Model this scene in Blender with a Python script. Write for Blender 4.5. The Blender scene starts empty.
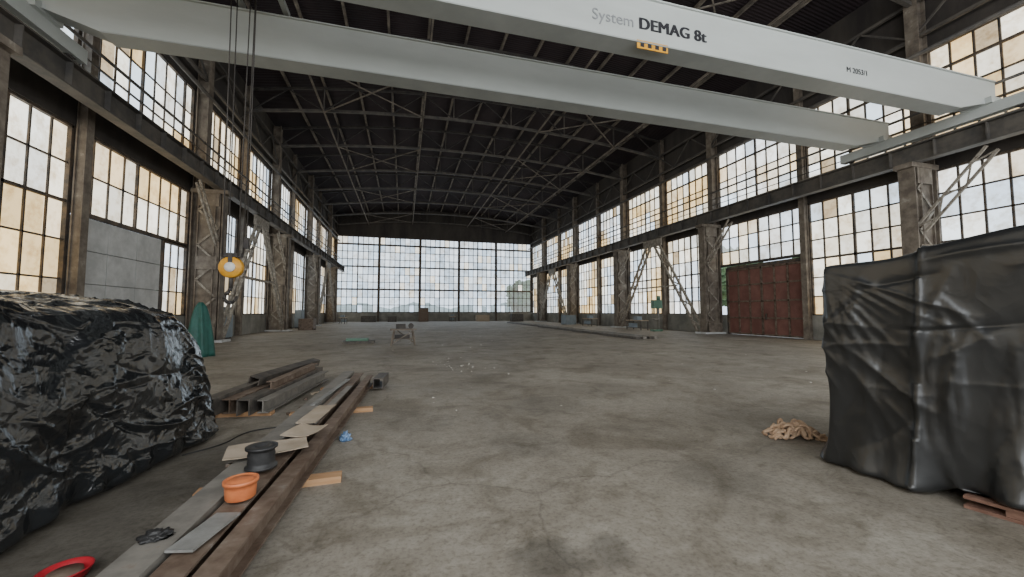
import bpy, bmesh, math, random
import numpy as np
from mathutils import Vector, Matrix, noise
random.seed(7)
S = bpy.context.scene
COL = S.collection

# ------------------------------------------------------------------ materials
def new_mat(name):
    m = bpy.data.materials.new(name); m.use_nodes = True
    nt = m.node_tree; nt.nodes.clear()
    return m, nt, nt.nodes, nt.links

def pmat(name, c1, c2=None, scale=3.0, rough=0.7, metal=0.0, c3=None, bump=0.0, bscale=20, stretch=(1,1,1), pos=(0.38,0.62), spec=0.5):
    m, nt, N, L = new_mat(name)
    out = N.new('ShaderNodeOutputMaterial'); b = N.new('ShaderNodeBsdfPrincipled')
    L.new(b.outputs[0], out.inputs[0])
    b.inputs['Roughness'].default_value = rough; b.inputs['Metallic'].default_value = metal
    b.inputs['Specular IOR Level'].default_value = spec
    g = N.new('ShaderNodeNewGeometry'); mp = N.new('ShaderNodeMapping')
    mp.inputs['Scale'].default_value = stretch
    L.new(g.outputs['Position'], mp.inputs[0])
    if c2 is None: c2 = tuple(x*0.7 for x in c1)
    n = N.new('ShaderNodeTexNoise'); n.inputs['Scale'].default_value = scale
    n.inputs['Detail'].default_value = 6; n.inputs['Roughness'].default_value = .65
    L.new(mp.outputs[0], n.inputs['Vector'])
    r = N.new('ShaderNodeValToRGB'); L.new(n.outputs['Fac'], r.inputs[0])
    r.color_ramp.elements[0].position = pos[0]; r.color_ramp.elements[0].color = (*c1, 1)
    r.color_ramp.elements[1].position = pos[1]; r.color_ramp.elements[1].color = (*c2, 1)
    if c3:
        e = r.color_ramp.elements.new(min(pos[1]+.13, .98)); e.color = (*c3, 1)
    L.new(r.outputs[0], b.inputs['Base Color'])
    if bump:
        n2 = N.new('ShaderNodeTexNoise'); n2.inputs['Scale'].default_value = bscale; n2.inputs['Detail'].default_value = 5
        L.new(mp.outputs[0], n2.inputs['Vector'])
        bp = N.new('ShaderNodeBump'); bp.inputs['Strength'].default_value = bump; bp.inputs['Distance'].default_value = .02
        L.new(n2.outputs['Fac'], bp.inputs['Height']); L.new(bp.outputs[0], b.inputs['Normal'])
    return m

M_col   = pmat('aged_brown_steel', (.105,.085,.068), (.205,.175,.14), 2.2, .75, 0, (.36,.34,.30))
M_dark  = pmat('dark_sooty_steel', (.025,.022,.022), (.055,.048,.042), 2.0, .7)
M_run   = pmat('runway_steel', (.055,.052,.05), (.11,.098,.085), 1.5, .65)
M_lat   = pmat('flaking_paint_steel', (.15,.125,.10), (.33,.305,.26), 5.0, .7, 0, (.46,.44,.40))
M_mull  = pmat('window_bar_steel', (.045,.042,.04), (.13,.095,.065), 3.0, .7)
M_purl  = pmat('purlin_steel', (.09,.078,.068), (.20,.175,.145), 1.4, .8, 0, (.45,.42,.38))
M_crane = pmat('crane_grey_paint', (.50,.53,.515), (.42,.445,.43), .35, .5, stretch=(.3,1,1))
M_craneU= pmat('crane_shaded_grey', (.34,.36,.35), (.28,.30,.29), .5, .5)  # crane grey with shade put into the colour for girder undersides; trolley shares it
M_wall  = pmat('stained_wall_plaster', (.17,.17,.155), (.28,.275,.25), .8, .85, 0, (.36,.355,.33), bump=.2)
M_wdark = pmat('dark_wall_cladding', (.032,.028,.028), (.065,.057,.05), .5, .85, stretch=(1,1,.3))
M_conc  = pmat('grey_concrete_panel', (.42,.43,.43), (.56,.57,.57), 1.3, .85, bump=.2)
M_red   = pmat('rusty_red_door_paint', (.15,.065,.053), (.215,.098,.08), 1.1, .75)
M_rust  = pmat('rusty_steel', (.10,.065,.045), (.19,.145,.11), 6, .6, .1, (.27,.245,.22))
M_steel = pmat('weathered_steel', (.15,.14,.125), (.23,.215,.19), 5, .55, .1, (.18,.12,.085))
M_dsteel= pmat('dark_profile_steel', (.05,.046,.042), (.12,.105,.09), 5, .55, .1)
M_wood  = pmat('raw_timber', (.38,.21,.10), (.46,.28,.15), 5, .8, stretch=(.6,6,6))
M_card  = pmat('cardboard', (.32,.26,.19), (.40,.33,.255), 4, .9)
M_plate = pmat('bare_plate_steel', (.26,.26,.25), (.18,.18,.17), 7, .5, .1)
M_orange= pmat('orange_plastic', (.60,.19,.07), (.50,.14,.05), 8, .45)
M_redpl = pmat('red_plastic', (.42,.02,.03), (.35,.015,.025), 8, .4)
M_black = pmat('black_rubber', (.012,.012,.013), (.03,.03,.03), 8, .5)
M_blue  = pmat('blue_plastic_film', (.08,.17,.34), (.2,.3,.45), 20, .35)
M_rag   = pmat('beige_rag_cloth', (.42,.28,.18), (.55,.40,.28), 12, .95)
M_yel   = pmat('safety_yellow', (.70,.36,.03), (.60,.28,.02), 6, .5)
M_white = pmat('white_enamel', (.7,.7,.68), (.6,.6,.58), 6, .5)
M_teal  = pmat('teal_tarpaulin', (.012,.075,.062), (.02,.11,.09), 4, .6)
M_cab   = pmat('grey_blue_cabinet', (.16,.20,.23), (.22,.26,.29), 2, .6)
M_green = pmat('machine_green_paint', (.07,.16,.11), (.11,.21,.15), 3, .5)
M_pall  = pmat('reddish_pallet_timber', (.17,.09,.065), (.26,.15,.11), 4, .85, stretch=(2,2,8))
M_txt   = pmat('black_lettering', (.015,.015,.02), (.02,.02,.025), 6, .6)
M_gtxt  = pmat('grey_lettering', (.22,.23,.24), (.26,.27,.28), 6, .6)
M_debris= pmat('pale_debris', (.35,.33,.29), (.5,.48,.44), 12, .9)
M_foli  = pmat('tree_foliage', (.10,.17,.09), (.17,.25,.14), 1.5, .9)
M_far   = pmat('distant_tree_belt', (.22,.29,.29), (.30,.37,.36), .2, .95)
M_bark  = pmat('tree_bark', (.09,.07,.05), (.13,.1,.08), 6, .9)
M_grnd  = pmat('outside_ground', (.22,.22,.19), (.3,.3,.26), .3, .95)

def roof_mat():
    m, nt, N, L = new_mat('dark_corrugated_roof')
    out = N.new('ShaderNodeOutputMaterial'); b = N.new('ShaderNodeBsdfPrincipled'); L.new(b.outputs[0], out.inputs[0])
    b.inputs['Roughness'].default_value = .9
    g = N.new('ShaderNodeNewGeometry')
    n = N.new('ShaderNodeTexNoise'); n.inputs['Scale'].default_value = .35; n.inputs['Detail'].default_value = 5
    L.new(g.outputs['Position'], n.inputs['Vector'])
    r = N.new('ShaderNodeValToRGB'); L.new(n.outputs['Fac'], r.inputs[0])
    r.color_ramp.elements[0].position=.35; r.color_ramp.elements[0].color=(.013,.008,.011,1)
    r.color_ramp.elements[1].position=.7; r.color_ramp.elements[1].color=(.028,.017,.021,1)
    L.new(r.outputs[0], b.inputs['Base Color'])
    w = N.new('ShaderNodeTexWave'); w.wave_type='BANDS'; w.bands_direction='Y'; w.inputs['Scale'].default_value = 1.6
    L.new(g.outputs['Position'], w.inputs['Vector'])
    bp = N.new('ShaderNodeBump'); bp.inputs['Strength'].default_value=.5; bp.inputs['Distance'].default_value=.06
    L.new(w.outputs['Fac'], bp.inputs['Height']); L.new(bp.outputs[0], b.inputs['Normal'])
    return m
M_roof = roof_mat()

def glass_mat():
    m, nt, N, L = new_mat('dirty_glowing_glass')
    out = N.new('ShaderNodeOutputMaterial')
    at = N.new('ShaderNodeAttribute'); at.attribute_name = 'pane'
    g = N.new('ShaderNodeNewGeometry')
    n = N.new('ShaderNodeTexNoise'); n.inputs['Scale'].default_value = 1.5; n.inputs['Detail'].default_value = 7; n.inputs['Roughness'].default_value=.75
    L.new(g.outputs['Position'], n.inputs['Vector'])
    r = N.new('ShaderNodeValToRGB'); L.new(n.outputs['Fac'], r.inputs[0])
    r.color_ramp.elements[0].position=.34; r.color_ramp.elements[0].color=(.48,.37,.24,1)
    r.color_ramp.elements[1].position=.54; r.color_ramp.elements[1].color=(1,1,1,1)
    mx = N.new('ShaderNodeMixRGB'); mx.blend_type='MULTIPLY'; mx.inputs[0].default_value=.7
    L.new(at.outputs['Color'], mx.inputs[1]); L.new(r.outputs[0], mx.inputs[2])
    em = N.new('ShaderNodeEmission'); em.inputs['Strength'].default_value = GLASS_L  # panes glow by themselves, standing in for daylight coming through the glass
    L.new(mx.outputs[0], em.inputs['Color'])
    tr = N.new('ShaderNodeBsdfTransparent'); tr.inputs[0].default_value=(.85,.9,.9,1)
    ms = N.new('ShaderNodeMixShader')
    L.new(at.outputs['Alpha'], ms.inputs[0]); L.new(tr.outputs[0], ms.inputs[1]); L.new(em.outputs[0], ms.inputs[2])
    L.new(ms.outputs[0], out.inputs[0])
    return m
GLASS_L = 2.9
M_glass = glass_mat()

def floor_mat():
    m, nt, N, L = new_mat('worn_concrete_floor')
    out = N.new('ShaderNodeOutputMaterial'); b = N.new('ShaderNodeBsdfPrincipled'); L.new(b.outputs[0], out.inputs[0])
    g = N.new('ShaderNodeNewGeometry'); P = g.outputs['Position']
    def nz(s, d=6, rgh=.6, dist=0):
        n = N.new('ShaderNodeTexNoise'); n.inputs['Scale'].default_value=s; n.inputs['Detail'].default_value=d
        n.inputs['Roughness'].default_value=rgh; n.inputs['Distortion'].default_value=dist; L.new(P, n.inputs['Vector']); return n.outputs['Fac']
    def ramp(f, stops):
        r = N.new('ShaderNodeValToRGB'); L.new(f, r.inputs[0]); e = r.color_ramp.elements
        e[0].position, e[0].color = stops[0][0], (*stops[0][1],1); e[1].position, e[1].color = stops[-1][0], (*stops[-1][1],1)
        for s in stops[1:-1]:
            x = e.new(s[0]); x.color = (*s[1],1)
        return r.outputs[0]
    def mul(a, c, f=1):
        mm = N.new('ShaderNodeMixRGB'); mm.blend_type='MULTIPLY'; mm.inputs[0].default_value=f
        L.new(a, mm.inputs[1]); L.new(c, mm.inputs[2]); return mm.outputs[0]
    c = ramp(nz(.35,8,.7,.6), [(.3,(.22,.198,.165)),(.5,(.305,.278,.235)),(.72,(.41,.385,.335))])
    c = mul(c, ramp(nz(7,10,.85), [(.28,(.52,.50,.46)),(.62,(1,1,1))]), .9)
    c = mul(c, ramp(nz(.8,5,.6,1.2), [(.36,(.60,.57,.52)),(.50,(1,1,1))]), .75)
    c = mul(c, ramp(nz(2.2,6,.7,.8), [(.34,(.58,.55,.50)),(.46,(1,1,1))]), .6)
    c = mul(c, ramp(nz(28,4,.6), [(.35,(.75,.74,.72)),(.5,(1,1,1))]), .7)
    nn = N.new('ShaderNodeTexNoise'); nn.inputs['Scale'].default_value=1.2; nn.inputs['Detail'].default_value=5; L.new(P, nn.inputs['Vector'])
    va = N.new('ShaderNodeVectorMath'); va.operation='SCALE'; va.inputs['Scale'].default_value=.9; L.new(nn.outputs['Color'], va.inputs[0])
    vb = N.new('ShaderNodeVectorMath'); vb.operation='ADD'; L.new(P, vb.inputs[0]); L.new(va.outputs[0], vb.inputs[1])
    vo = N.new('ShaderNodeTexVoronoi'); vo.feature='DISTANCE_TO_EDGE'; vo.inputs['Scale'].default_value=.16; L.new(vb.outputs[0], vo.inputs['Vector'])
    c = mul(c, ramp(vo.outputs['Distance'], [(.0,(.35,.33,.30)),(.0014,(1,1,1))]), .4)
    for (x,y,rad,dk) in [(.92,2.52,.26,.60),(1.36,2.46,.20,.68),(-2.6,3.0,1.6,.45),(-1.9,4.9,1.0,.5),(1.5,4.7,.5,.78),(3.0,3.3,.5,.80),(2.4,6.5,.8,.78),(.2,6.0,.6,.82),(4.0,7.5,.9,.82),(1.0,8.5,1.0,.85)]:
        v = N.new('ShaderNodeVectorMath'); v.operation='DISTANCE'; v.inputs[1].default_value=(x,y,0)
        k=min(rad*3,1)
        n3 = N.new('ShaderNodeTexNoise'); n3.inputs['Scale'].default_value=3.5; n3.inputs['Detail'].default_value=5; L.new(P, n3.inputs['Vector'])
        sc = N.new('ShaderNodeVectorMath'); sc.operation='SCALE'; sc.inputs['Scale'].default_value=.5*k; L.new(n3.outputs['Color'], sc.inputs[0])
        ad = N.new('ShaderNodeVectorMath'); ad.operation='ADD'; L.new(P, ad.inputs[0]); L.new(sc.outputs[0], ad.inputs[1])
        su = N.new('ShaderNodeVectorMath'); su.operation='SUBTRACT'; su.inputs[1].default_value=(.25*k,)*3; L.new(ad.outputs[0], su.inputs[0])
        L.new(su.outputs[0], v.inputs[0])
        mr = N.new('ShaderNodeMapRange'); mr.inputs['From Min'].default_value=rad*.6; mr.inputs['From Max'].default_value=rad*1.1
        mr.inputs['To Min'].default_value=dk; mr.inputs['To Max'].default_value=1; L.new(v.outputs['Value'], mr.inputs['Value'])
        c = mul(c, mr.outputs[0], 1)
    L.new(c, b.inputs['Base Color'])
    rr = N.new('ShaderNodeMapRange'); rr.inputs['To Min'].default_value=.4; rr.inputs['To Max'].default_value=.85; L.new(nz(1.3,5), rr.inputs['Value'])
    L.new(rr.outputs[0], b.inputs['Roughness'])
    b.inputs['Specular IOR Level'].default_value=.4
    bp = N.new('ShaderNodeBump'); bp.inputs['Strength'].default_value=.4; bp.inputs['Distance'].default_value=.02
    L.new(nz(14,8,.7), bp.inputs['Height']); L.new(bp.outputs[0], b.inputs['Normal'])
    return m
M_floor = floor_mat()

def tarp_mat(name, col, rough, scales, st, scl, dist):
    m, nt, N, L = new_mat(name)
    out = N.new('ShaderNodeOutputMaterial'); b = N.new('ShaderNodeBsdfPrincipled'); L.new(b.outputs[0], out.inputs[0])
    b.inputs['Roughness'].default_value = rough
    b.inputs['Specular IOR Level'].default_value = .75
    tc = N.new('ShaderNodeTexCoord'); mp = N.new('ShaderNodeMapping'); mp.inputs['Scale'].default_value = scl
    L.new(tc.outputs['Object'], mp.inputs[0])
    n0 = N.new('ShaderNodeTexNoise'); n0.inputs['Scale'].default_value=1.5; n0.inputs['Detail'].default_value=3; L.new(mp.outputs[0], n0.inputs['Vector'])
    r = N.new('ShaderNodeValToRGB'); L.new(n0.outputs['Fac'], r.inputs[0])
    r.color_ramp.elements[0].position=.35; r.color_ramp.elements[0].color=(*col,1)
    r.color_ramp.elements[1].position=.7; r.color_ramp.elements[1].color=(*[x*1.9 for x in col],1)
    L.new(r.outputs[0], b.inputs['Base Color'])
    nw = N.new('ShaderNodeTexNoise'); nw.inputs['Scale'].default_value=1.7; nw.inputs['Detail'].default_value=3; L.new(mp.outputs[0], nw.inputs['Vector'])
    sc = N.new('ShaderNodeVectorMath'); sc.operation='SCALE'; sc.inputs['Scale'].default_value=dist; L.new(nw.outputs['Color'], sc.inputs[0])
    ad = N.new('ShaderNodeVectorMath'); ad.operation='ADD'; L.new(mp.outputs[0], ad.inputs[0]); L.new(sc.outputs[0], ad.inputs[1])
    prev=None
    for s,d in scales:
        vo = N.new('ShaderNodeTexVoronoi'); vo.feature='F1'; vo.inputs['Scale'].default_value=s; L.new(ad.outputs[0], vo.inputs['Vector'])
        bp = N.new('ShaderNodeBump'); bp.inputs['Strength'].default_value=st; bp.inputs['Distance'].default_value=d
        L.new(vo.outputs['Distance'], bp.inputs['Height'])
        if prev: L.new(prev.outputs[0], bp.inputs['Normal'])
        prev=bp
    L.new(prev.outputs[0], b.inputs['Normal'])
    return m
M_tarpR = tarp_mat('black_plastic_sheet', (.012,.013,.014), .33, [(2.6,.02),(8,.005)], .6, (1,1,.7), .7)
M_tarpL = tarp_mat('crumpled_black_film', (.008,.009,.010), .18, [(3.0,.035),(8.0,.016),(19,.005)], .6, (1,1,1.0), .7)

# ------------------------------------------------------------------ mesh builder
class MB:
    def __init__(s): s.bm = bmesh.new()
    def _faces(s, vs, idx, mi):
        for f in idx:
            try:
                fc = s.bm.faces.new([vs[i] for i in f]); fc.material_index = mi
            except ValueError: pass
    def box(s, lo, hi, mi=0):
        x0,y0,z0 = lo; x1,y1,z1 = hi
        vs = [s.bm.verts.new(p) for p in [(x0,y0,z0),(x1,y0,z0),(x1,y1,z0),(x0,y1,z0),(x0,y0,z1),(x1,y0,z1),(x1,y1,z1),(x0,y1,z1)]]
        s._faces(vs, [(0,3,2,1),(4,5,6,7),(0,1,5,4),(1,2,6,5),(2,3,7,6),(3,0,4,7)], mi); return vs
    def extr(s, prof, p1, p2, mi=0, up=(0,0,1), caps=True):
        p1=Vector(p1); p2=Vector(p2); d=(p2-p1).normalized(); up=Vector(up)
        if abs(d.dot(up))>.98: up=Vector((1,0,0))
        sx=d.cross(up).normalized(); uz=sx.cross(d).normalized()
        n=len(prof)
        A=[s.bm.verts.new(p1+sx*a+uz*b) for a,b in prof]; B=[s.bm.verts.new(p2+sx*a+uz*b) for a,b in prof]
        for i in range(n):
            j=(i+1)%n; f=s.bm.faces.new([A[i],A[j],B[j],B[i]]); f.material_index=mi
        if caps:
            f=s.bm.faces.new(A[::-1]); f.material_index=mi; f=s.bm.faces.new(B); f.material_index=mi
    def beam(s, p1, p2, w, h, mi=0, up=(0,0,1)):
        s.extr([(-w/2,-h/2),(w/2,-h/2),(w/2,h/2),(-w/2,h/2)], p1, p2, mi, up)
    def ibeam(s, p1, p2, w, h, t, mi=0, up=(0,0,1)):
        W=w/2;H=h/2;T=t/2
        s.extr([(-W,-H),(W,-H),(W,-H+t),(T,-H+t),(T,H-t),(W,H-t),(W,H),(-W,H),(-W,H-t),(-T,H-t),(-T,-H+t),(-W,-H+t)], p1,p2,mi,up)
    def channel(s, p1, p2, w, h, t, mi=0, up=(0,0,1)):
        W=w/2;H=h/2
        s.extr([(-W,-H),(-W+t,-H),(-W+t,H-t),(W-t,H-t),(W-t,-H),(W,-H),(W,H),(-W,H)], p1,p2,mi,up)
    def cyl(s, p1, p2, r, mi=0, n=16, r2=None):
        r2 = r if r2 is None else r2
        p1=Vector(p1); p2=Vector(p2); d=(p2-p1).normalized(); up=Vector((0,0,1))
        if abs(d.dot(up))>.98: up=Vector((1,0,0))
        sx=d.cross(up).normalized(); uz=sx.cross(d).normalized()
        A=[];B=[]
        for i in range(n):
            a=2*math.pi*i/n; v=sx*math.cos(a)+uz*math.sin(a)
            A.append(s.bm.verts.new(p1+v*r)); B.append(s.bm.verts.new(p2+v*r2))
        for i in range(n):
            j=(i+1)%n; f=s.bm.faces.new([A[i],A[j],B[j],B[i]]); f.material_index=mi; f.smooth=True
        f=s.bm.faces.new(A[::-1]); f.material_index=mi; f=s.bm.faces.new(B); f.material_index=mi
    def lathe(s, prof, c, mi=0, n=28, axis='Z'):
        rings=[]
        for r,z in prof:
            ring=[]
            for i in range(n):
                a=2*math.pi*i/n
                p=(r*math.cos(a), r*math.sin(a), z) if axis=='Z' else (r*math.cos(a), z, r*math.sin(a))
                ring.append(s.bm.verts.new(Vector(c)+Vector(p)))
            rings.append(ring)
        for k in range(len(rings)-1):
            for i in range(n):
                j=(i+1)%n; f=s.bm.faces.new([rings[k][i],rings[k][j],rings[k+1][j],rings[k+1][i]]); f.material_index=mi; f.smooth=True
        f=s.bm.faces.new(rings[0][::-1]); f.material_index=mi
        f=s.bm.faces.new(rings[-1]); f.material_index=mi
    def lattice(s, p1, p2, gap, side, a=.12, mi=0, n=6, t=.07):
        p1=Vector(p1);p2=Vector(p2);sd=Vector(side).normalized()*gap/2
        s.beam(p1-sd,p2-sd,a,a,mi,side); s.beam(p1+sd,p2+sd,a,a,mi,side)
        for i in range(n):
            q1=p1.lerp(p2,i/n); q2=p1.lerp(p2,(i+1)/n)
            if i%2: s.beam(q1-sd,q2+sd,t,t,mi,side)
            else: s.beam(q1+sd,q2-sd,t,t,mi,side)
    def obj(s, name, mats, parent=None, recalc=True, bevel=0):
        if recalc: bmesh.ops.recalc_face_normals(s.bm, faces=s.bm.faces[:])
        me=bpy.data.meshes.new(name); s.bm.to_mesh(me); s.bm.free()
        for m in (mats if isinstance(mats,(list,tuple)) else [mats]): me.materials.append(m)
        o=bpy.data.objects.new(name, me); COL.objects.link(o)
        if parent: o.parent=parent
        if bevel:
            b=o.modifiers.new('bevel','BEVEL'); b.width=bevel; b.segments=2; b.limit_method='ANGLE'
        return o
def empty(name, loc=(0,0,0)):
    e=bpy.data.objects.new(name,None); e.location=loc; COL.objects.link(e); e.empty_display_size=.3; return e

# ------------------------------------------------------------------ shell
XL, XR, Y0, Y1 = -11.0, 23.0, -6.9, 70.0
EAVE, RIDGE = 17.7, 19.3
CX = (XL+XR)/2; HW=(XR-XL)/2
def roof_z(x): return EAVE+(RIDGE-EAVE)*(1-((x-CX)/HW)**2)

b=MB(); b.box((XL-.4,Y0-.4,-.3),(XR+.4,Y1+.4,0)); b.obj('floor',M_floor)
b=MB(); b.box((-150,-80,-.6),(180,260,-.32)); b.obj('ground_outside',M_grnd)
b=MB(); NS=24
for i in range(NS):
    xa=XL-.4+(XR-XL+.8)*i/NS; xb=XL-.4+(XR-XL+.8)*(i+1)/NS
    za,zb=roof_z(xa),roof_z(xb)
    vs=[b.bm.verts.new(p) for p in [(xa,Y0-.4,za),(xb,Y0-.4,zb),(xb,Y1+.4,zb),(xa,Y1+.4,za),(xa,Y0-.4,za+.2),(xb,Y0-.4,zb+.2),(xb,Y1+.4,zb+.2),(xa,Y1+.4,za+.2)]]
    b._faces(vs,[(0,3,2,1),(4,5,6,7),(0,1,5,4),(1,2,6,5),(2,3,7,6),(3,0,4,7)],0)
b.obj('ceiling',M_roof,recalc=False)

LO0,LO1,UP0,UP1 = 1.4, 8.0, 9.2, 13.6
edL=[Y0,-.6,5.7,11.3,16.9,24.6,30.9,37.2,43.5,49.8,56.1,62.4,Y1]
edR=[Y0,-.6,5.7,12.0,17.8,24.6,30.9,37.2,43.5,49.8,56.1,62.4,Y1]
b=MB()
b.box((XL-.35,Y0,0),(XL,Y1,LO0),0); b.box((XL-.35,Y0,LO1),(XL,Y1,UP0),1); b.box((XL-.35,Y0,UP1),(XL,Y1,EAVE+.15),1)
b.obj('wall_left',[M_wall,M_wdark])
DY0,DY1,DZ=18.2,23.9,4.7
b=MB()
b.box((XR,Y0,0),(XR+.35,DY0-.12,LO0),0); b.box((XR,DY1+.12,0),(XR+.35,Y1,LO0),0)
b.box((XR,Y0,LO1),(XR+.35,Y1,UP0),1); b.box((XR,Y0,UP1),(XR+.35,Y1,EAVE+.15),1)
b.obj('wall_right',[M_wall,M_wdark])
FW0,FW1=1.5,14.3
def end_wall(name,ya,yb):
    b=MB(); b.box((XL-.35,ya,0),(XR+.35,yb,FW0),0)
    n=20
    for i in range(n):
        xa=XL-.35+(XR-XL+.7)*i/n; xb=XL-.35+(XR-XL+.7)*(i+1)/n
        b.box((xa,ya,FW1),(xb,yb,min(roof_z(xa),roof_z(xb))+.12),1)
    b.box((XL-.35,ya,FW0),(XL+.1,yb,FW1),1); b.box((XR-.1,ya,FW0),(XR+.35,yb,FW1),1)
    b.obj(name,[M_wall,M_wdark])
end_wall('wall_far',Y1,Y1+.35)
end_wall('wall_back',Y0-.35,Y0)

# ------------------------------------------------------------------ windows
wn=[0]
def window(axis, c, a0, a1, z0, z1, pw, ph, tint, inward=1, thin=.055, mid=.10, thick=.15):
    wn[0]+=1
    na=max(1,round((a1-a0)/pw)); nz=max(1,round((z1-z0)/ph))
    P=(lambda a,z,d=0:(c+d,a,z)) if axis=='X' else (lambda a,z,d=0:(a,c+d,z))
    bm=bmesh.new(); lay=bm.loops.layers.float_color.new('pane')
    for i in range(na):
        for j in range(nz):
            A0=a0+(a1-a0)*i/na; A1=a0+(a1-a0)*(i+1)/na; Z0=z0+(z1-z0)*j/nz; Z1=z0+(z1-z0)*(j+1)/nz
            f=bm.faces.new([bm.verts.new(P(A0,Z0)),bm.verts.new(P(A1,Z0)),bm.verts.new(P(A1,Z1)),bm.verts.new(P(A0,Z1))])
            col=tint((A0+A1)/2,(Z0+Z1)/2)
            for l in f.loops: l[lay]=col
            f.material_index=1
    bmesh.ops.remove_doubles(bm, verts=bm.verts[:], dist=1e-4)
    s=MB(); s.bm.free(); s.bm=bm
    d=.06*inward
    def bar(p,q,w,h): s.beam(p,q,w,h,0,up=(0,0,1) if abs(Vector(q)[2]-Vector(p)[2])<.01 else ((1,0,0) if axis=='X' else (0,1,0)))
    for i in range(na+1):
        A=a0+(a1-a0)*i/na; hv=thick if (i in(0,na)) else (mid if i%4==0 else thin)
        bar(P(A,z0,d),P(A,z1,d),hv,hv)
    for j in range(nz+1):
        Z=z0+(z1-z0)*j/nz; hv=thick if j in(0,nz) else (mid if j%3==0 else thin)
        bar(P(a0,Z,d),P(a1,Z,d),hv,hv)
    return s.obj('window_%d'%wn[0],[M_mull,M_glass],recalc=False)

def mixc(a,b_,t): return tuple(a[i]*(1-t)+b_[i]*t for i in range(3))
BLUE=(.54,.69,.85); WHT=(.86,.90,.92); CREAM=(.93,.86,.66); OCHRE=(.70,.50,.23); DIRT=(.36,.29,.19)
def tint_side(oc,sd=0):
    def f(a,z):
        r=random.random()
        if r<.04: return (*WHT,.25)
        t=noise.noise(Vector((a*.23+sd,z*.30,sd*2.7)))*1.2+oc+random.uniform(-.25,.25)
        t=max(0,min(1,t))
        cold=mixc(WHT,BLUE,random.random()*.9)
        warm=mixc(CREAM,OCHRE,max(0,t-.5)*1.8)
        c=mixc(cold,warm,t)
        if r>.96: c=DIRT
        k=random.uniform(.62,1.0); return (c[0]*k,c[1]*k,c[2]*k,1)
    return f
def tint_far(a,z):
    r=random.random()
    if z<4.2 and r<.8: return (*WHT,.12)
    if a>18 and z<8.5 and r<.95: return (*WHT,.1)
    if r<.08: return (*WHT,.3)
    c=mixc(BLUE,WHT,random.random()*.6)
    if r>.95: c=mixc(CREAM,WHT,.5)
    k=random.uniform(.60,.82); return (c[0]*k,c[1]*k,c[2]*k,1)

for i in range(len(edL)-1):
    a0,a1=edL[i]+.12,edL[i+1]-.12
    oc=.72 if a0<17 else .46
    z0=LO0
    if abs(edL[i]-16.9)<.01:
        z0=5.1
        window('X',XL-.2,22.4,a1,LO0,5.0,.8,1.2,tint_side(.2),inward=1)
        b=MB()
        for k in range(3):
            for q in range(3):
                ya=17.1+k*1.72; za=LO0+.01+q*1.2
                b.box((XL-.24,ya+.015,za+.015),(XL-.12,ya+1.705,za+1.185))
        b.box((XL-.28,17.0,LO0+.01),(XL-.24,22.28,5.0))
        b.obj('concrete_infill_panel',M_conc)
    window('X',XL-.2,a0,a1,z0,LO1,.8,1.32,tint_side(oc,1),inward=1)
    window('X',XL-.2,a0,a1,UP0,UP1,.8,1.45,tint_side(.55 if a0<24 else .46,4),inward=1)
for i in range(len(edR)-1):
    a0,a1=edR[i]+.12,edR[i+1]-.12
    z0=LO0
    if abs(edR[i]-17.8)<.01: z0=DZ+.35
    window('X',XR+.2,a0,a1,z0,LO1,.78,1.1,tint_side(.46,7),inward=-1,thin=.07,mid=.11)
    window('X',XR+.2,a0,a1,UP0,UP1,.78,1.1,tint_side(.42,9),inward=-1,thin=.07,mid=.11)
nb=5; sw=(XR-XL-.2)/nb
for i in range(nb):
    x0=XL+.1+sw*i+.1; x1=x0+sw-.2
    window('Y',Y1+.2,x0,x1,FW0,FW1,.84,1.28,tint_far,inward=-1,thin=.10,mid=.17,thick=.22)
    window('Y',Y0-.2,x0,x1,FW0,FW1,.84*2,2.4,tint_side(.1),inward=1)
b=MB()
for i in range(1,nb):
    x=XL+.1+sw*i; b.ibeam((x,Y1-.1,0),(x,Y1-.1,FW1),.3,.3,.04,0,up=(0,1,0))
for z in (5.4,9.2,12.9): b.beam((XL,Y1-.1,z),(XR,Y1-.1,z),.22,.22,0)
b.obj('trim_1',M_mull)

# ------------------------------------------------------------------ gate in right wall
b=MB()
b.box((XR+.05,DY0-.12,0),(XR+.3,DY0,DZ+.15),1); b.box((XR+.05,DY1,0),(XR+.3,DY1+.12,DZ+.15),1); b.box((XR+.05,DY0,DZ),(XR+.3,DY1,DZ+.2),1)
mid=(DY0+DY1)/2
for (a0,a1) in ((DY0+.02,mid-.02),(mid+.02,DY1-.02)):
    b.box((XR+.12,a0,.03),(XR+.2,a1,DZ-.02),0)
    n=3
    for k in range(n+1):
        y=a0+(a1-a0)*k/n; b.box((XR+.05,max(a0,y-.05),.03),(XR+.13,min(a1,y+.05),DZ-.02),2)
    for z in (.05,1.15,2.3,3.45,4.55): b.box((XR+.05,a0,z),(XR+.13,a1,z+.10),2)
b.box((XR-.02,mid-.35,1.1),(XR+.08,mid-.3,1.5),1)
b.obj('door_1',[M_red,M_mull,M_rust])
b=MB(); b.beam((XR-.05,DY0-.3,DZ+.28),(XR-.05,DY1+.5,DZ+.28),.1,.12); b.obj('door_track_rail',M_dark)

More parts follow.
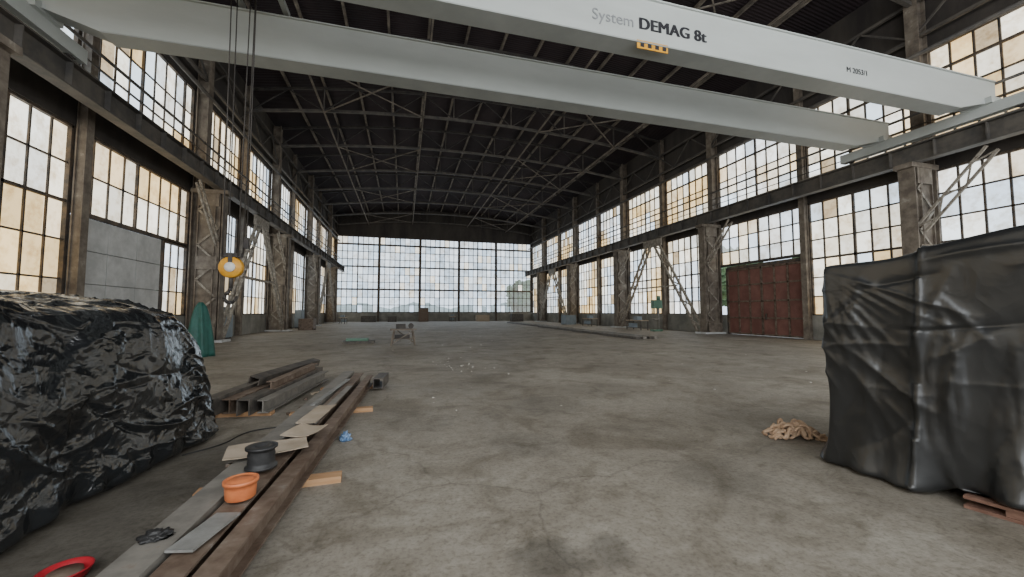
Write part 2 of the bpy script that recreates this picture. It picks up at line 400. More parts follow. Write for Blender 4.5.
# ------------------------------------------------------------------ columns
RX={'L':(-1,XL),'R':(1,XR)}
cols=[-.6,12.0,24.6,37.2,49.8,62.4]
RUNX={'L':XL+1.35,'R':XR-1.35}
def column(side,y):
    sg,xw=RX[side]
    b=MB(); rx=RUNX[side]
    xo=xw-sg*.04
    b.ibeam((xo-sg*.2,y,0),(xo-sg*.2,y,8.2),.55,.36,.05,0,up=(1,0,0))
    b.ibeam((rx,y,0),(rx,y,8.0),.62,.40,.05,0,up=(1,0,0))
    x1,x2=sorted((xo-sg*.38,rx))
    for fy in (-.28,.28):
        for k in range(8):
            z0=.5+k*.93
            p=(x1 if k%2 else x2,y+fy,z0); q=(x2 if k%2 else x1,y+fy,z0+.93); b.beam(p,q,.10,.03,1,up=(0,1,0))
        for z in (.6,4.2,7.6):
            b.box((x1,y+fy-.02,z-.35),(x2,y+fy+.02,z+.35),0)
    b.box((min(x1,x2)-.05,y-.2,0),(max(x1,x2)+.05,y+.2,8.0),0)
    b.box((min(xo,rx-sg*.5),y-.55,0),(max(xo,rx-sg*.5),y+.55,.12),2)
    for fy in (-.42,.42): b.box((x1-.1,y+fy-.03,.12),(x2+.1,y+fy+.03,.8),0)
    b.box((min(rx-sg*.4,xo),y-.35,7.95),(max(rx-sg*.4,xo),y+.35,8.15),0)
    b.ibeam((xo-sg*.32,y,8.1),(xo-sg*.32,y,EAVE-.2),.5,.56,.05,0,up=(1,0,0))
    b.box((min(xo,xo-sg*.5),y-.1,8.1),(max(xo,xo-sg*.5),y+.1,EAVE-.3),0)
    return b.obj('steel_column',[M_col,M_lat,M_conc])
for s in 'LR':
    for y in cols: column(s,y)
def wall_post(side,y):
    sg,xw=RX[side]; b=MB()
    b.ibeam((xw-sg*.18,y,0),(xw-sg*.18,y,EAVE-.2),.34,.3,.04,0,up=(1,0,0))
    b.box((xw-sg*.3 if sg>0 else xw,y-.12,0),(xw if sg>0 else xw-sg*.3,y+.12,EAVE-.4),0)
    b.obj('wall_post',M_col)
for y in edL[2:-1]:
    if min(abs(y-c) for c in cols)>1: wall_post('L',y)
for y in edR[2:-1]:
    if min(abs(y-c) for c in cols)>1: wall_post('R',y)

# ------------------------------------------------------------------ runway + longitudinal trusses
for side in 'LR':
    sg,xw=RX[side]; rx=RUNX[side]
    b=MB()
    b.ibeam((rx,Y0+.1,8.55),(rx,Y1-.1,8.55),.42,.80,.05,0)
    y=Y0+.6
    while y<Y1: b.box((rx-.19,y-.02,8.18),(rx+.19,y+.02,8.93),0); y+=1.575
    b.beam((rx,Y0+.1,9.0),(rx,Y1-.1,9.0),.09,.10,1)
    ox=xw-sg*.65
    b.beam((ox,Y0+.1,8.9),(ox,Y1-.1,8.9),.12,.14,0)
    y=Y0+.2;k=0
    while y<Y1-1.7:
        p=(rx,y,8.85);q=(ox,y+1.575,8.85)
        if k%2: p=(ox,y,8.85);q=(rx,y+1.575,8.85)
        b.beam(p,q,.08,.08,0); y+=1.575;k+=1
    for zz in (9.6,10.05): b.beam((ox,Y0+.1,zz),(ox,Y1-.1,zz),.04,.04,0)
    b.obj('crane_runway_girder',[M_run,M_lat])
    b=MB(); xx=xw-sg*.45
    za,zb=14.2,15.9
    b.beam((xx,Y0+.1,za),(xx,Y1-.1,za),.14,.14); b.beam((xx,Y0+.1,zb),(xx,Y1-.1,zb),.14,.14)
    y=Y0+.1;k=0
    while y<Y1-2.2:
        b.beam((xx,y,za if k%2 else zb),(xx,y+2.1,zb if k%2 else za),.08,.08); y+=2.1;k+=1
    b.obj('eave_lattice_girder',M_run)
    b=MB(); px=xw-sg*.62
    b.cyl((px,Y0,10.6),(px,Y1,10.6),.06,0,10); b.cyl((px,Y0,13.3),(px,Y1,13.3),.10,0,10)
    b.obj('service_pipe',M_run)
    for (ya,yb) in ((24.6,37.2),(49.8,62.4),(-.6,12.0)):
        b=MB(); ym=(ya+yb)/2
        b.lattice((rx,ya+.6,.3),(rx,ym-.5,7.7),.6,(0,-1,.75),.15,0,9,.08)
        b.lattice((rx,yb-.6,.3),(rx,ym+.5,7.7),.6,(0,1,.75),.15,0,9,.08)
        b.box((rx-.08,ym-1.3,7.45),(rx+.08,ym+1.3,8.1),0)
        b.beam((rx,ya+3.1,3.8),(rx,yb-3.1,3.8),.12,.12,0)
        b.obj('portal_brace',M_lat)
    for yc in (12.0,24.6,37.2,49.8):
        b=MB()
        b.lattice((rx,yc-.3,5.2),(rx,yc-2.6,7.9),.4,(0,.76,.65),.09,0,5,.05)
        b.obj('knee_brace',M_lat)

# ------------------------------------------------------------------ roof trusses, purlins
def bot_z(x): return 15.7+1.3*(1-((x-CX)/HW)**2)
NP=14
ys=[]; y=-.6
while y<69: ys.append(y); y+=6.3
X=[XL+.35+(XR-XL-.7)*i/NP for i in range(NP+1)]
for y in ys:
    b=MB()
    for i in range(NP):
        b.beam((X[i],y,roof_z(X[i])-.45),(X[i+1],y,roof_z(X[i+1])-.45),.16,.16)
        b.beam((X[i],y,bot_z(X[i])),(X[i+1],y,bot_z(X[i+1])),.18,.18,1)
    for i in range(0,NP,2):
        b.beam((X[i],y,bot_z(X[i])),(X[i+1],y,roof_z(X[i+1])-.5),.07,.07)
        b.beam((X[i+1],y,roof_z(X[i+1])-.5),(X[i+2],y,bot_z(X[i+2])),.07,.07)
    for i in range(0,NP+1,2): b.beam((X[i],y,bot_z(X[i])),(X[i],y,roof_z(X[i])-.4),.09,.09,1)
    b.obj('roof_truss',[M_dark,M_run])
b=MB()
for i in range(1,NP):
    x=X[i]
    b.beam((x,Y0,roof_z(x)-.2),(x,Y1,roof_z(x)-.2),.14,.20,0)
b.obj('roof_purlins',M_purl)
b=MB()
for i in (2,5,9,12):
    x=X[i]
    b.beam((x,Y0,bot_z(x)-.05),(x,Y1,bot_z(x)-.05),.10,.12,0)
for k in range(0,len(ys)-1,2):
    for (i,j) in ((2,5),(9,12)):
        b.beam((X[i],ys[k],bot_z(X[i])-.1),(X[j],ys[k+1],bot_z(X[j])-.1),.07,.07)
        b.beam((X[j],ys[k],bot_z(X[j])-.1),(X[i],ys[k+1],bot_z(X[i])-.1),.07,.07)
b.obj('roof_wind_bracing',M_purl)

# ------------------------------------------------------------------ bridge crane
crane=empty('overhead_bridge_crane',(6,11.4,9))
def cobj(b,name,mats,bevel=0):
    o=b.obj(name,mats,bevel=bevel); o.parent=crane; o.matrix_parent_inverse=Matrix.Translation((-6,-11.4,-9)); return o
ZB,ZT=9.2,10.5
xa,xb=RUNX['L'],RUNX['R']
for nm,yy in (('girder_1',9.65),('girder_2',13.15)):
    b=MB(); w=.26
    prof=[(xa-.1,ZT),(xa-.1,ZB+.55),(xa+1.6,ZB),(xb-1.8,ZB),(xb+.4,ZB+.55),(xb+.4,ZT)]
    A=[b.bm.verts.new((x,yy-w,z)) for x,z in prof]; B=[b.bm.verts.new((x,yy+w,z)) for x,z in prof]
    b.bm.faces.new(A); b.bm.faces.new(B[::-1])
    for i in range(6):
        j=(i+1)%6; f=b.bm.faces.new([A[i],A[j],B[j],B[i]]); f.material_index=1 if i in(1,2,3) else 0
    b.box((xa,yy-w-.06,ZT),(xb+.35,yy+w+.06,ZT+.04),0)
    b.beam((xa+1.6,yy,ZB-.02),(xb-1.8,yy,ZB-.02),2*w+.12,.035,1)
    b.beam((xa,yy,ZT+.07),(xb,yy,ZT+.07),.06,.06,1)
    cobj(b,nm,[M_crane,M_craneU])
for k,xx in enumerate((xa,xb)):
    b=MB(); b.box((xx-.17,8.2,9.16),(xx+.17,14.7,9.58),0)
    for y in (8.6,14.3): b.cyl((xx-.08,y,9.25),(xx+.08,y,9.25),.17,1,18)
    b.box((xx-.3,9.2,9.55),(xx+.3,10.1,9.78),0); b.box((xx-.3,12.7,9.55),(xx+.3,13.6,9.78),0)
    cobj(b,'end_carriage_%d'%(k+1),[M_crane,M_dark])
TX=-4.2
b=MB()
for x in (TX-.6,TX+.6): b.beam((x,9.5,10.72),(x,13.3,10.72),.14,.16,0)
b.cyl((TX-.2,10.6,11.05),(TX-.2,12.2,11.05),.24,1,20); b.box((TX+.2,10.9,10.8),(TX+.6,11.9,11.3),0)
for y in (9.65,13.15):
    for x in (TX-.6,TX+.6): b.cyl((x,y-.06,10.70),(x,y+.06,10.70),.12,1,16)
cobj(b,'hoist_trolley',[M_craneU,M_dark])
b=MB()
for dx,dy in ((-.17,-.1),(.17,-.1),(-.13,.12),(.2,.12)):
    b.cyl((TX+dx,11.4+dy,3.0),(TX+dx*1.3,11.4+dy,10.7),.014,0,6)
cobj(b,'wire_ropes',[M_dark])
b=MB()
b.lathe([(.05,-.09),(.25,-.09),(.27,-.05),(.25,0),(.27,.05),(.25,.09),(.05,.09)],(TX,11.4,2.72),0,28,'Y')
b.lathe([(.02,-.12),(.12,-.12),(.12,-.085),(.02,-.085)],(TX,11.4,2.72),1,20,'Y')
b.box((TX-.05,11.3,2.62),(TX+.05,11.5,3.08),2)
b.box((TX-.22,11.33,2.98),(TX+.22,11.47,3.08),2)
b.cyl((TX,11.4,2.2),(TX,11.4,2.55),.05,2,10)
pts=[(0,2.22),(-.02,2.12),(-.12,2.03),(-.13,1.92),(-.05,1.83),(.06,1.84),(.13,1.93),(.12,2.0)]
for i in range(len(pts)-1):
    r=.045 if i<5 else .03
    b.cyl((TX+pts[i][0],11.4,pts[i][1]),(TX+pts[i+1][0],11.4,pts[i+1][1]),r,2,10)
cobj(b,'hook_block',[M_yel,M_white,M_dark])
b=MB(); b.cyl((-3.75,11.0,3.4),(-3.75,11.0,10.4),.012,0,6); b.box((-3.8,10.96,3.15),(-3.7,11.04,3.42),0); cobj(b,'pendant_control',[M_dark])
def text(body,x,z,size,mat,bold=False):
    for k in range(4 if bold else 1):
        cu=bpy.data.curves.new('lettering','FONT'); cu.body=body; cu.size=size; cu.extrude=.004
        if bold: cu.space_character=1.06
        cu.materials.append(mat)
        o=bpy.data.objects.new('lettering',cu); COL.objects.link(o); o.rotation_euler=(math.pi/2,0,0)
        o.location=(x+k*.016,9.65-.26-.012-k*.001,z)
        o.parent=crane; o.matrix_parent_inverse=Matrix.Translation((-6,-11.4,-9))
text('System',4.82,9.60,.46,M_gtxt)
text('DEMAG',6.26,9.60,.48,M_txt,True)
text('8t',8.12,9.60,.48,M_txt,True)
text('M 2053/1',14.2,9.65,.26,M_txt)
b=MB(); b.box((6.2,9.35,9.0),(7.2,9.365,9.24),0)
for k in range(4):
    x=6.3+k*.24; b.box((x,9.343,9.05),(x+.12,9.351,9.19),1)
cobj(b,'warning_plate',[M_yel,M_txt])

# ------------------------------------------------------------------ tarped machines
def creases(U,V,segs):
    """sum of sharp ridges running along line segments on the unrolled sheet"""
    D=np.zeros_like(U)
    for (u0,v0,ang,ln,wd,ht,bend) in segs:
        c,s=math.cos(ang),math.sin(ang)
        du=U-u0; dv=V-v0
        t=du*c+dv*s; n=-du*s+dv*c + bend*t*t
        m=np.abs(t)<ln/2
        tt=np.clip(1-(2*t/ln)**2,0,1)
        D+=np.where(m,ht*tt*np.exp(-np.abs(n)/wd),0)
    return D
def tarp(name,loc,rot,sx,sy,h,seed,mat,shape,k,cuts,mode,amp):
    bm=bmesh.new(); bmesh.ops.create_cube(bm,size=2)
    bmesh.ops.subdivide_edges(bm,edges=bm.edges[:],cuts=cuts,use_grid_fill=True)
    me=bpy.data.meshes.new(name); bm.to_mesh(me); bm.free()
    N=len(me.vertices); co=np.empty(N*3,dtype=np.float64); me.vertices.foreach_get('co',co); p=co.reshape(-1,3)
    mx=np.abs(p).max(axis=1); Lk=(np.abs(p)**k).sum(axis=1)**(1/k)
    q=p*(mx/Lk)[:,None]; zz=(q[:,2]+1)/2
    w=np.stack([q[:,0]*sx/2,q[:,1]*sy/2,zz*h],axis=1)
    n=np.stack([q[:,0]**9,q[:,1]**9,np.maximum(q[:,2],0)**9],axis=1)
    ln=np.linalg.norm(n,axis=1); bad=ln<1e-6; n[bad]=(0,0,1); ln[bad]=1; n/=ln[:,None]
    w=shape(w,zz)
    off=Vector((seed*7.3,seed*3.1,seed*1.7))
    broad=np.array([noise.noise(Vector(a)*1.0+off)+.5*noise.noise(Vector(a)*2.3+off) for a in w])
    rr=random.Random(seed)
    segs=[]
    if mode=='R':
        U=w[:,0]+w[:,1]; V=w[:,2].copy()
        for i in range(130):
            r=rr.random(); u0=rr.uniform(-3,1.2)
            if r<.45: a=math.pi/2+rr.gauss(0,.16); v0=rr.uniform(0,1.7); l=rr.uniform(.5,1.8)
            elif r<.8: a=math.pi/2+rr.choice((-1,1))*rr.uniform(.3,.9); v0=rr.uniform(0,1.9); l=rr.uniform(.3,1.1)
            else: a=rr.gauss(0,.25); v0=rr.uniform(.7,2.0); l=rr.uniform(.3,1.0)
            sgn=1 if rr.random()<.72 else -1
            segs.append((u0,v0,a,l,rr.uniform(.012,.05),sgn*rr.uniform(.006,.030),rr.uniform(-.25,.25)))
        cu_=-sx/2+sy/2
        for i in range(9): 
            a=-math.pi/2-.12-.13*i; l=rr.uniform(.7,1.3)
            segs.append((cu_-.02+math.cos(a)*l*.5,1.93+math.sin(a)*l*.5,a,l,rr.uniform(.014,.03),rr.uniform(.012,.026),0))
        d=creases(U,V,segs)+amp*broad
        s0=sy/2-.80+.10*(1-zz)
        side=(w[:,0]<-sx/2*.9)
        t=w[:,1]-s0
        d+=np.where(side,.035*np.exp(-np.abs(t)/.03)+np.where(t<0,.03*np.exp(-np.abs(t)/1.5),0),0)
    else:
        U=w[:,1].copy(); V=w[:,2]-w[:,0]
        for i in range(560):
            u0=rr.uniform(-sy/2,sy/2); v0=rr.uniform(-2.4,3.6)
            a=rr.choice((rr.gauss(.15,.35),rr.gauss(1.2,.4),rr.gauss(-.8,.4),rr.uniform(0,3.14)))
            sgn=1 if rr.random()<.65 else -1
            big=rr.random()<.2
            segs.append((u0,v0,a,rr.uniform(.6,1.5) if big else rr.uniform(.15,.6),rr.uniform(.02,.05) if big else rr.uniform(.010,.026),sgn*(rr.uniform(.02,.05) if big else rr.uniform(.010,.028)),rr.uniform(-.8,.8)))
        U=U+.06*broad; d=creases(U,V,segs)+amp*broad
    fl=(1-zz)**7*.10
    flr=np.array([1+1.7*noise.noise(Vector((a[0]*5,a[1]*5,0))+off) for a in w])
    w+=n*d[:,None]
    w[:,0]+=n[:,0]*fl*flr; w[:,1]+=n[:,1]*fl*flr
    w[:,2]=np.maximum(w[:,2],.005)
    if mode=='R':   # loose hem of the end piece hangs lower, past the pallet
        lo=np.clip((w[:,1]-(sy/2-.95))/.15,0,1)*(1-zz)**3
        edge=(np.abs(n[:,0])+np.abs(n[:,1])>.5)|(zz<.01)
        w[:,2]-=np.where(edge,.095*lo,0)
    me.vertices.foreach_set('co',w.astype(np.float32).ravel()); me.polygons.foreach_set('use_smooth',[True]*len(me.polygons)); me.update()
    me.materials.append(mat)
    o=bpy.data.objects.new(name,me); COL.objects.link(o); o.location=loc; o.rotation_euler=(0,0,rot); return o
def shR(w,zz):
    w=w.copy()
    t=np.clip((1.25-w[:,1])/1.2,0,1); w[:,2]*=1+.085*t*t*(3-2*t)
    return w
def shL(w,zz):
    w=w.copy()
    e=np.maximum(0,(w[:,1]-.7)/1.65); w[:,2]*=1-.17*e*e
    r=np.maximum(0,w[:,0]/1.7); w[:,2]*=1-.10*r*r
    w[:,0]+=np.where(w[:,0]>0,.28,-.08)*(1-zz)
    w[:,0]-=np.where(w[:,0]>0,.14,0)*e*e*zz
    return w
pl_r=math.atan2(.2,.98)
RW,RL=2.3,3.4
cr=Vector((4.34,3.24)); lx=Vector((math.cos(pl_r),math.sin(pl_r))); ly=Vector((-math.sin(pl_r),math.cos(pl_r)))
cc=cr+lx*RW/2-ly*RL/2
tr=tarp('tarp_covered_crate',(cc.x,cc.y,.112),pl_r,RW,RL,2.0,1,M_tarpR,shR,40,150,'R',.03)
b=MB()
for xx in (-RW/2-.09,-.3,RW/2-.3): b.box((xx,-RL/2,.0),(xx+.14,RL/2-1.0,.025)); b.box((xx,-RL/2,.075),(xx+.14,RL/2-1.0,.10))
k=-RL/2+.02
while k<RL/2-1.2:
    for xx in (-RW/2-.09,-.3,RW/2-.3): b.box((xx+.01,k,.025),(xx+.13,k+.3,.075))
    b.box((-RW/2-.05,k,.10),(RW/2-.1,k+.12,.109)); k+=.62
o=b.obj('transport_pallet',M_pall); o.location=(cc.x,cc.y,0); o.rotation_euler=(0,0,pl_r)
tl=tarp('film_wrapped_machine',(-4.38,4.24,0),-.05,3.35,4.75,1.84,5,M_tarpL,shL,10,150,'L',.09)

bm=bmesh.new(); n=40; m_=14; rings=[]
for j in range(m_):
    t=j/(m_-1); ring=[]
    for i in range(n):
        a=2*math.pi*i/n; r=(.36*(1-t)**.5+.06)*(1+.14*math.sin(a*6+t*2)+.07*math.sin(a*11))
        ring.append(bm.verts.new((r*math.cos(a)*1.0,r*math.sin(a),t*1.95)))
    rings.append(ring)
for j in range(m_-1):
    for i in range(n):
        q=(i+1)%n; f=bm.faces.new([rings[j][i],rings[j][q],rings[j+1][q],rings[j+1][i]]); f.smooth=True
bm.faces.new(rings[-1]); bm.faces.new(rings[0][::-1])
me=bpy.data.meshes.new('draped_teal_sheet'); bm.to_mesh(me); bm.free(); me.materials.append(M_teal)
o=bpy.data.objects.new('draped_teal_sheet',me); COL.objects.link(o); o.location=(-7.1,16.8,0)

# ------------------------------------------------------------------ steel sections on floor
def piece(name,fn,mats,bevel=0):
    b=MB(); fn(b); return b.obj(name,mats,bevel=bevel)
for (x0,x1,y) in ((-1.70,-.55,4.12),(-1.65,-.46,6.85),(-1.6,-.4,8.9),(-1.8,-.8,2.0)):
    piece('timber_bearer',lambda b:b.beam((x0,y-.03,.03),(x1,y+.05,.03),.14,.06),M_wood)
for (x0,x1,y) in ((-2.95,-1.95,7.15),(-2.7,-1.75,9.9)):
    piece('timber_bearer',lambda b:b.beam((x0,y,.03),(x1,y-.1,.03),.14,.06),M_wood)
Z0=.06
piece('steel_channel',lambda b:b.channel((-1.39,1.5,Z0+.11),(-1.16,9.6,Z0+.11),.21,.22,.018),M_steel)
piece('steel_channel',lambda b:b.ibeam((-1.17,1.6,Z0+.10),(-.92,9.4,Z0+.10),.17,.20,.018),M_rust)
piece('steel_channel',lambda b:b.ibeam((-1.00,1.7,Z0+.09),(-.68,9.1,Z0+.09),.13,.18,.016),M_rust)
piece('steel_tube',lambda b:(b.channel((-.48,8.5,.16),(-.40,9.3,.16),.2,.2,.015),b.beam((-.48,8.5,.065),(-.40,9.3,.065),.2,.01)),M_dsteel)
piece('flat_steel_plate',lambda b:b.beam((-1.17,2.65,.289),(-1.08,3.05,.289),.15,.014),M_plate)
piece('flat_steel_plate',lambda b:b.beam((-1.02,5.2,.289),(-.90,7.6,.289),.09,.014),M_steel)
piece('flat_steel_plate',lambda b:b.beam((-1.22,6.2,.289),(-1.02,8.4,.289),.07,.014),M_plate)
for k,(xa_,ya_,xb_,yb_,w,h,m) in enumerate([(-2.78,6.9,-2.42,10.2,.2,.26,M_dsteel),(-2.53,7.0,-2.15,10.6,.2,.22,M_rust),(-2.28,6.8,-1.92,10.3,.18,.24,M_dsteel),(-2.05,6.9,-1.72,9.9,.16,.2,M_steel)]):
    piece('short_steel_profile',lambda b:(b.ibeam if k%2 else b.channel)((xa_,ya_,Z0+h/2),(xb_,yb_,Z0+h/2),w,h,.018),m)
piece('short_steel_profile',lambda b:b.channel((-2.5,7.9,.40),(-2.1,10.9,.36),.18,.14,.015,up=(.3,0,1)),M_dsteel)
piece('short_steel_profile',lambda b:b.ibeam((-2.15,7.6,.36),(-1.95,10.0,.36),.14,.14,.015),M_rust)
b=MB(); rr=random.Random(21)
for k in range(14):
    x=rr.uniform(-1.72,-1.5); y=rr.uniform(4.6,9.5); a=rr.uniform(0,3.1); l=rr.uniform(.06,.22)
    b.beam((x,y,.02),(x+math.cos(a)*l*.4,y+math.sin(a)*l,.02),.05,.03,k%2)
b.obj('steel_offcuts',[M_rust,M_card])

def sheet(name,cx,cy,cz,w,l,rot,mat,bend=.03):
    bm=bmesh.new(); n=10; g=[[None]*(n+1) for _ in range(n+1)]
    R=Matrix.Rotation(rot,3,'Z')
    for i in range(n+1):
        for j in range(n+1):
            p=Vector(((i/n-.5)*w,(j/n-.5)*l,0)); p.z=bend*(noise.noise(p*3+Vector((cx,cy,0)))+.5)+bend*.5*((i/n-.5)**2)*4
            g[i][j]=bm.verts.new(R@p+Vector((cx,cy,cz)))
    for i in range(n):
        for j in range(n): bm.faces.new([g[i][j],g[i+1][j],g[i+1][j+1],g[i][j+1]])
    me=bpy.data.meshes.new(name); bm.to_mesh(me); bm.free(); me.materials.append(mat)
    o=bpy.data.objects.new(name,me); COL.objects.link(o); s=o.modifiers.new('t','SOLIDIFY'); s.thickness=.006; s.offset=1; return o
sheet('cardboard_sheet',-1.22,4.30,.295,.66,.42,.25,M_card)
sheet('cardboard_sheet',-1.0,4.75,.31,.30,.40,-.3,M_card)
sheet('cardboard_sheet',-1.04,5.6,.295,.22,.9,-.1,M_card,.015)

b=MB(); b.lathe([(.03,0),(.086,0),(.094,.01),(.098,.075),(.10,.105),(.110,.107),(.110,.13),(.10,.132),(.092,.122),(.08,.122),(.075,.13),(.01,.13)],(-1.10,3.30,.283)); b.obj('orange_plastic_tub',M_orange)
b=MB(); b.lathe([(.05,0),(.12,0),(.12,.018),(.098,.022),(.104,.05),(.096,.08),(.104,.11),(.096,.135),(.104,.155),(.12,.16),(.12,.178),(.05,.178),(.045,.12),(.01,.12)],(-1.14,3.85,.295)); b.obj('black_cable_spool',M_black)
def blob(name,loc,sc,mat,seed,amp=.5,sub=4,fr=3):
    bm=bmesh.new(); bmesh.ops.create_icosphere(bm,subdivisions=sub,radius=1)
    for v in bm.verts:
        n=v.co.normalized(); d=1+amp*noise.noise(n*fr*.6+Vector((seed,seed,0)))+amp*.5*(1-2*abs(noise.noise(n*fr*1.6+Vector((0,seed,seed)))))
        v.co=Vector((n.x*d*sc[0],n.y*d*sc[1],max(n.z*d*sc[2],-.0)))
    for f in bm.faces: f.smooth=True
    me=bpy.data.meshes.new(name); bm.to_mesh(me); bm.free(); me.materials.append(mat)
    o=bpy.data.objects.new(name,me); COL.objects.link(o); o.location=loc; return o
blob('crumpled_work_glove',(-1.38,2.86,.285),(.06,.05,.03),M_black,3,.7,4,4)
blob('crumpled_plastic_bag',(-.68,5.4,0),(.05,.05,.08),M_blue,8,.8,4,4)
RB=(-1.94,3.09,0)
b=MB(); b.lathe([(.05,0),(.10,0),(.115,.03),(.122,.05),(.127,.052),(.127,.058),(.118,.06),(.105,.03),(.09,.02),(.01,.018)],RB)
b.lathe([(.01,.02),(.085,.02),(.08,.045),(.01,.05)],RB,1); b.obj('red_plastic_bowl',[M_redpl,M_rust])

cu=bpy.data.curves.new('rag_heap','CURVE'); cu.dimensions='3D'; cu.bevel_depth=.018; cu.bevel_resolution=2; cu.materials.append(M_rag)
rr=random.Random(3)
for s in range(34):
    sp=cu.splines.new('BEZIER'); sp.bezier_points.add(5)
    cx=rr.gauss(0,.14); cy=rr.gauss(0,.07); a=rr.random()*6.28
    for bp_ in sp.bezier_points:
        a+=rr.uniform(-1.6,1.6); cx+=math.cos(a)*.08; cy+=math.sin(a)*.05
        cx=max(-.34,min(.34,cx)); cy=max(-.16,min(.16,cy))
        hh=max(.02,.17*(1-(cx/.34)**2)*rr.random()+.02)
        bp_.co=(cx,cy,hh); bp_.handle_left_type=bp_.handle_right_type='AUTO'
o=bpy.data.objects.new('rag_heap',cu); COL.objects.link(o); o.location=(4.86,4.02,0); o.rotation_euler=(0,0,-.35)

cu=bpy.data.curves.new('floor_cable','CURVE'); cu.dimensions='3D'; cu.bevel_depth=.008; cu.materials.append(M_black)
sp=cu.splines.new('BEZIER'); P=[(-2.35,5.3),(-2.1,5.6),(-1.95,6.1),(-1.6,6.3),(-1.55,6.6)]
sp.bezier_points.add(len(P)-1)
for q,(x,y) in zip(sp.bezier_points,P): q.co=(x,y,.009); q.handle_left_type=q.handle_right_type='AUTO'
o=bpy.data.objects.new('floor_cable',cu); COL.objects.link(o)

# ------------------------------------------------------------------ mid & far clutter
def trestle(loc):
    b=MB(); x,y,z=loc
    for dx in (-.5,.5):
        for dy in (-.3,.3):
            b.beam((x+dx*1.1,y+dy*1.3,0),(x+dx*.85,y+dy*.6,.72),.07,.07)
        b.beam((x+dx,y-.32,.3),(x+dx,y+.32,.3),.05,.05)
    b.beam((x-.62,y-.2,.75),(x+.62,y-.2,.75),.08,.08); b.beam((x-.62,y+.2,.75),(x+.62,y+.2,.75),.08,.08)
    b.beam((x-.55,y,.32),(x+.55,y,.32),.05,.05); b.beam((x-.5,y-.25,.1),(x+.45,y-.22,.7),.05,.05); b.beam((x-.3,y+.25,.7),(x+.5,y+.22,.1),.05,.05)
    b.box((x-.4,y-.2,.34),(x+.3,y+.2,.50),1)
    b.box((x-.35,y-.2,.785),(x+.1,y+.2,1.02),1); b.cyl((x+.35,y-.15,.92),(x+.35,y+.15,.92),.13,1,14)
    b.obj('metal_trestle_stand',[M_col,M_dark])
trestle((0,20,0))
def pallet(loc,w=1.5,d=1.0):
    b=MB(); x,y,_=loc
    for k in range(3): b.box((x-w/2,y-d/2+k*(d-.1)/2,0),(x+w/2,y-d/2+.1+k*(d-.1)/2,.1))
    for k in range(7): b.box((x-w/2+k*(w-.12)/6,y-d/2,.1),(x-w/2+.12+k*(w-.12)/6,y+d/2,.125))
    b.box((x-w*.4,y-d*.35,.125),(x+w*.3,y+d*.3,.25),1)
    b.obj('wooden_pallet',[M_dsteel,M_green])
pallet((-2.2,21.9,0))
b=MB(); rr=random.Random(5)
y=20.5
while y<52:
    l=rr.uniform(3,6)
    for k in range(4):
        x=13.2+(y-20)*.045+k*.42+rr.uniform(-.1,.1)
        b.beam((x,y,.08+.0*k),(x+rr.uniform(-.1,.1),y+l*.95,.08),.22,.14,k%2)
    y+=l
b.obj('stacked_steel_lengths',[M_dsteel,M_steel])
b=MB(); rr=random.Random(11)
for k in range(110):
    x=rr.uniform(-2,16); y=rr.uniform(6,40); s=rr.uniform(.012,.04)
    b.box((x,y,0),(x+s*rr.uniform(.6,1.8),y+s,s*.5),0)
for k in range(25):
    x=rr.gauss(1.8,.5); y=rr.gauss(12,.8); s=rr.uniform(.01,.03); b.box((x,y,0),(x+s,y+s,s*.6),0)
b.obj('floor_debris',M_debris)
def cabinet(x,y,w,d,h,mat):
    b=MB(); b.box((x,y,.08),(x+d,y+w,h),0)
    b.box((x+d,y+.04,.14),(x+d+.02,y+w/2-.01,h-.05),0); b.box((x+d,y+w/2+.01,.14),(x+d+.02,y+w-.04,h-.05),0)
    b.box((x+.05,y+.05,0),(x+d-.05,y+w-.05,.08),1); b.box((x+d+.02,y+w/2-.06,h*.5),(x+d+.04,y+w/2-.03,h*.5+.15),1)
    b.obj('metal_cabinet',[mat,M_dark])
cabinet(-10.75,26.8,1.3,.6,1.9,M_cab); cabinet(-10.3,43.0,1.2,.6,1.8,M_cab)
def drill(x,y):
    b=MB(); b.box((x-.4,y-.3,0),(x+.4,y+.3,.15)); b.cyl((x+.2,y,.15),(x+.2,y,2.5),.1,1); b.box((x-.35,y-.22,1.9),(x+.45,y+.22,2.6))
    b.cyl((x-.2,y,1.4),(x-.2,y,1.9),.06,1); b.box((x-.45,y-.3,.95),(x+.2,y+.3,1.05),1); b.cyl((x+.25,y,2.6),(x+.25,y,2.95),.17,0)
    b.obj('pillar_drill_machine',[M_green,M_steel])
drill(20.4,28.8)
def bench(x,y,l=2.4):
    b=MB(); b.box((x-.4,y-l/2,.8),(x+.4,y+l/2,.88),1)
    for dx in (-.34,.34):
        for dy in (-l/2+.08,l/2-.08): b.beam((x+dx,y+dy,0),(x+dx,y+dy,.8),.07,.07)
    b.box((x-.3,y-.5,.88),(x+.2,y+.1,1.2),2); b.box((x-.3,y+.4,.2),(x+.3,y+.9,.6),2); b.beam((x-.34,y-l/2,.2),(x-.34,y+l/2,.2),.05,.05)
    b.obj('steel_workbench',[M_dsteel,M_card,M_cab])
bench(20.3,31.5); bench(20.6,41.5); bench(-8.0,58.5); bench(8,67.5)
def crate(x,y,w,d,h,mat=M_card):
    b=MB(); b.box((x,y,.1),(x+w,y+d,h))
    for k in range(3): b.box((x,y+k*(d-.1)/2,0),(x+w,y+.1+k*(d-.1)/2,.1))
    for xx in (x,x+w-.1): b.box((xx,y-.02,.1),(xx+.1,y,h)); 
    b.box((x,y-.02,h-.1),(x+w,y,h)); b.box((x,y-.02,.1),(x+w,y,.2))
    b.obj('wooden_crate',mat)
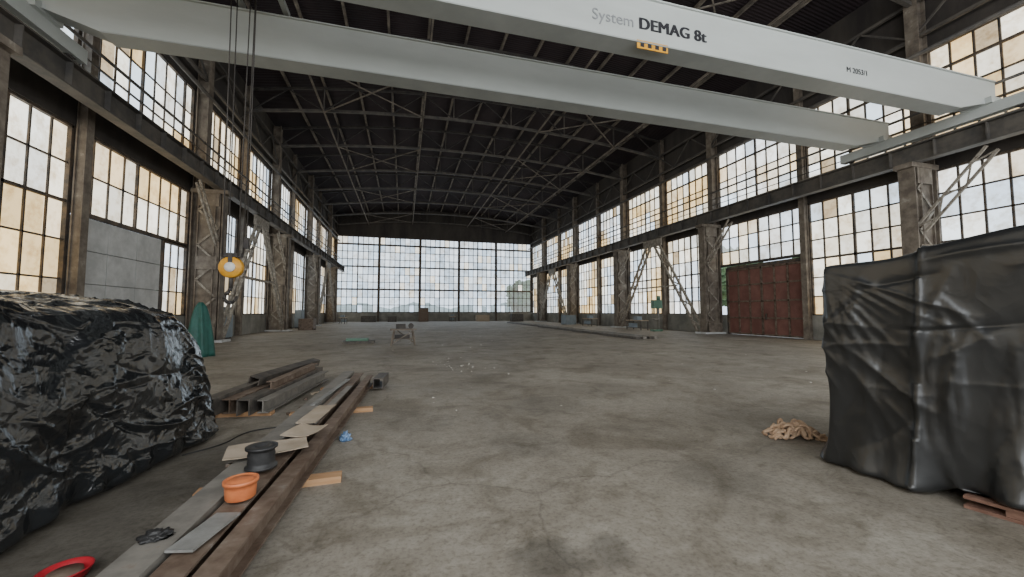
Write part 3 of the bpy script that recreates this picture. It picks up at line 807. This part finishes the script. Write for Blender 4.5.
crate(2.4,67.5,1.6,1.2,2.3,M_rust); crate(-6.5,66.5,2.2,1.3,1.0,M_dsteel); crate(-2.5,67.0,1.4,1.3,.9,M_dsteel); crate(12,66.5,2.2,1.3,1.1); crate(17.5,64,2,1.3,1.3,M_dsteel)
crate(-8.9,38.5,1.2,1.2,1.0,M_rust); crate(19.8,46.5,1.4,1.6,1.2,M_cab)

# ------------------------------------------------------------------ outside
def tree(x,y,h,seed):
    b=MB(); b.cyl((x,y,-.32),(x,y,h*.6),.18,0,8,.09)
    rr=random.Random(seed)
    for k in range(16):
        c=Vector((x+rr.gauss(0,h*.12),y+rr.gauss(0,h*.12),h*.3+rr.random()*h*.55)); r=h*rr.uniform(.12,.19)*(1.25-c.z/h*.6)
        b.cyl((x,y,max(c.z-h*.2,h*.2)),c,.05,0,5,.03)
        g=bmesh.ops.create_icosphere(b.bm,subdivisions=3,radius=1)
        for v in g['verts']:
            n=v.co.normalized(); v.co=c+n*r*(1+.6*noise.noise(n*3+c))
            for f in v.link_faces: f.material_index=1
    b.obj('leafy_tree',[M_bark,M_foli],recalc=False)
for (x,y,h,s) in ((22.6,78,8.6,1),(27,84,9,3),(33,34,9,4),(35,26,8,5),(32,44,8,6),(-18,40,8,7)): tree(x,y,h,s)
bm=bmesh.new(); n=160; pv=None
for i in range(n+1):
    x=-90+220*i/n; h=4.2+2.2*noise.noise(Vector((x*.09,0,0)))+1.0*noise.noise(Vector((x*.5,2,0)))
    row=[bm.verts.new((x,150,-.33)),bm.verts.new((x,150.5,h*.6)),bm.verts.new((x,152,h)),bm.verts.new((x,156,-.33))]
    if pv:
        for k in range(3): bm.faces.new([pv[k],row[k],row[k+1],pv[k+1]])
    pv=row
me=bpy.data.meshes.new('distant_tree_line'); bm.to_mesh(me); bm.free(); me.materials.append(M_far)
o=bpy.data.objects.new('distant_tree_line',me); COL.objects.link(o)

# ------------------------------------------------------------------ light
w=bpy.data.worlds.new('overcast_sky'); S.world=w; w.use_nodes=True
bg=w.node_tree.nodes['Background']; bg.inputs[0].default_value=(.74,.85,1.0,1); bg.inputs[1].default_value=2.0
ld=bpy.data.lights.new('added_back_fill','AREA'); ld.shape='RECTANGLE'; ld.size=31; ld.size_y=13; ld.energy=3500; ld.color=(.96,.98,1.0)  # added fill lamp inside the closed back wall, brightens the hall from behind the camera
lo=bpy.data.objects.new('added_back_fill',ld); COL.objects.link(lo); lo.location=(6,Y0+.25,8.2); lo.rotation_euler=(math.radians(90),0,0)

cam=bpy.data.cameras.new('camera'); co=bpy.data.objects.new('camera',cam); COL.objects.link(co)
cam.sensor_width=36; cam.lens=395/1024*36; cam.clip_start=.05; cam.clip_end=500
co.location=(0,0,1.6); co.rotation_euler=(math.radians(90+3.4),0,math.radians(-15.3))
S.camera=co
S.view_settings.view_transform='AgX'
S.view_settings.exposure=0.12
